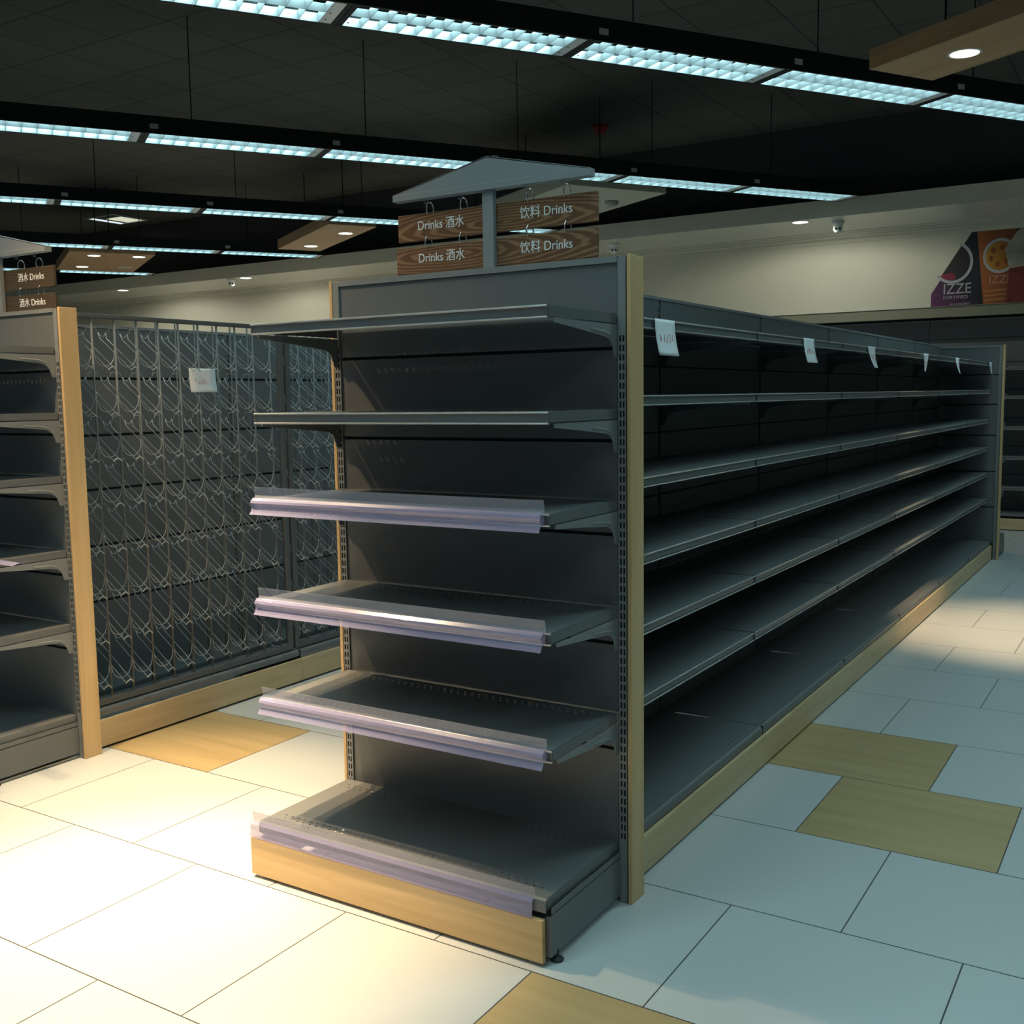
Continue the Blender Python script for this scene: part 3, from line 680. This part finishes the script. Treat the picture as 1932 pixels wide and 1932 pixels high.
def ring(cx, cz, r, wd, a0, a1, sxx, y, matl, name):
    b = MB(); n = 28
    for i in range(n):
        A, B = a0+(a1-a0)*i/n, a0+(a1-a0)*(i+1)/n
        b.quad(*[(cx+sxx*q*math.cos(t), y, cz+q*math.sin(t)) for q, t in ((r, A), (r, B), (r-wd, B), (r-wd, A))])
    return b.build(name, matl, o)
M_PW = mat('poster_white', (0.40, 0.39, 0.42), 0.5)
ring(0.205, 0.444, 0.215, 0.030, math.radians(-142), math.radians(68), 0.92, -0.0035, M_PW, 'white_ring')
ring(0.655, 0.480, 0.175, 0.028, 0, 2*PI, 0.92, -0.0035, M_PW, 'white_ring')
b = MB(); b.prism([(0.655+0.92*0.146*math.cos(t), 0.480+0.146*math.sin(t)) for t in [2*PI*i/28 for i in range(28)]], 'y', -0.0036, -0.003); b.build('fruit_slice', grad_mat('yellow_orange', (0.46, 0.24, 0.02), (0.28, 0.055, 0.01), 0.52, 0.80), o)
b = MB()
for i in range(6):
    a = 2*PI*i/6+0.3; cx_, cz_ = 0.655+0.085*math.cos(a), 0.480+0.085*math.sin(a)
    b.prism([(cx_+0.022*math.cos(t), cz_+0.030*math.sin(t)) for t in [2*PI*j/10 for j in range(10)]], 'y', -0.0042, -0.0038)
b.build('fruit_segments', mat('deep_orange', (0.24, 0.06, 0.01), 0.5), o)
b = MB(); b.prism([(0.205+0.92*0.186*math.cos(t), 0.444+0.186*math.sin(t)) for t in [math.radians(-132+194*i/20) for i in range(21)]], 'y', -0.0030, -0.0026); b.build('dark_fruit', mat('near_black_fruit', (0.012, 0.010, 0.012), 0.5), o)
b = MB(); b.prism([(0.078, 0.292), (0.15, 0.262), (0.235, 0.268), (0.24, 0.31), (0.20, 0.345), (0.14, 0.33), (0.10, 0.325)], 'y', -0.0033, -0.0028); b.build('berries', mat('berry_red', (0.20, 0.015, 0.03), 0.5), o)
text_part('IZZE', 0.150, (0.115, -0.004, 0.125), o, matl=M_PW, sx=0.92)
text_part('FORTIFIED', 0.045, (0.120, -0.004, 0.072), o, matl=M_PW, sx=1.15)
text_part('BLACKBERRY', 0.030, (0.19, -0.004, 0.006), o, matl=M_PW, sx=1.1)
text_part('IZZE', 0.115, (0.555, -0.004, 0.205), o, matl=mat('pale_orange', (0.40, 0.22, 0.14), 0.5), sx=0.95)
for i in range(3): flat([(0.52, 0.03+0.045*i), (0.74, 0.045+0.045*i), (0.74, 0.055+0.045*i), (0.52, 0.045+0.045*i)], -0.0034, mat('pale_stripe', (0.38, 0.18, 0.05), 0.5), 'stripe')
b = MB(); b.prism([(0.72, 0.0), (0.745, 0.36), (1.25, 0.36), (1.25, 0.0)], 'y', -0.0050, -0.0045); b.build('iced_drink', mat('dark_red_drink', (0.15, 0.022, 0.015), 0.4, noise=0.9, nscale=14), o)
b = MB(); b.prism([(0.700, 0.545), (0.80, 0.70), (0.90, 0.78), (1.25, 0.78), (1.25, 0.50), (0.90, 0.36), (0.745, 0.345)], 'y', -0.0056, -0.0052); b.build('ice_and_foam', mat('foam', (0.32, 0.29, 0.23), 0.5, noise=0.5, nscale=9), o)

o = root('access_panel', 'thin-edged square access panel on the cream wall, left behind the rack', 'panel', (-14.65, 9.3495, 2.86))
b = MB()
b.box(-0.54, 0.54, -0.003, 0.0, 0.0, 0.258); b.mi = 1
b.box(-0.548, 0.548, -0.0015, 0.0, 0.258, 0.266); b.box(0.54, 0.548, -0.0015, 0.0, 0.0, 0.258); b.box(-0.548, -0.54, -0.0015, 0.0, 0.0, 0.258)
b.build('panel', [M_CREAM, M_OLIVE], o)
# ------------------------------------------------------------------ small loose things
o = root('loose_price_strip', 'piece of clear violet price strip lying on a shelf of the left end unit', 'price strip', (-3.40, -0.335, 0.861))
b = MB(); b.sheet([(0.0, 0.002), (0.012, 0.006), (0.03, 0.010), (0.05, 0.004)], 'x', 0.0, 0.75, 0.0014); b.build('strip', M_PLASTIC, o)
o.rotation_euler = (0, 0, math.radians(-4))
o.location = (-3.06, -0.31, 0.8605)
b = MB(); b.box(-0.005, 0.004, -0.003, 0.003, 0, 0.0022)
sc = b.build('paper_scrap', M_PAPER); sc.location = (-0.905, -0.055, 0.1785); sc.rotation_euler = (0, 0, 0.6)
tag(sc, 'tiny white scrap on the bottom deck of the central end unit', 'scrap')
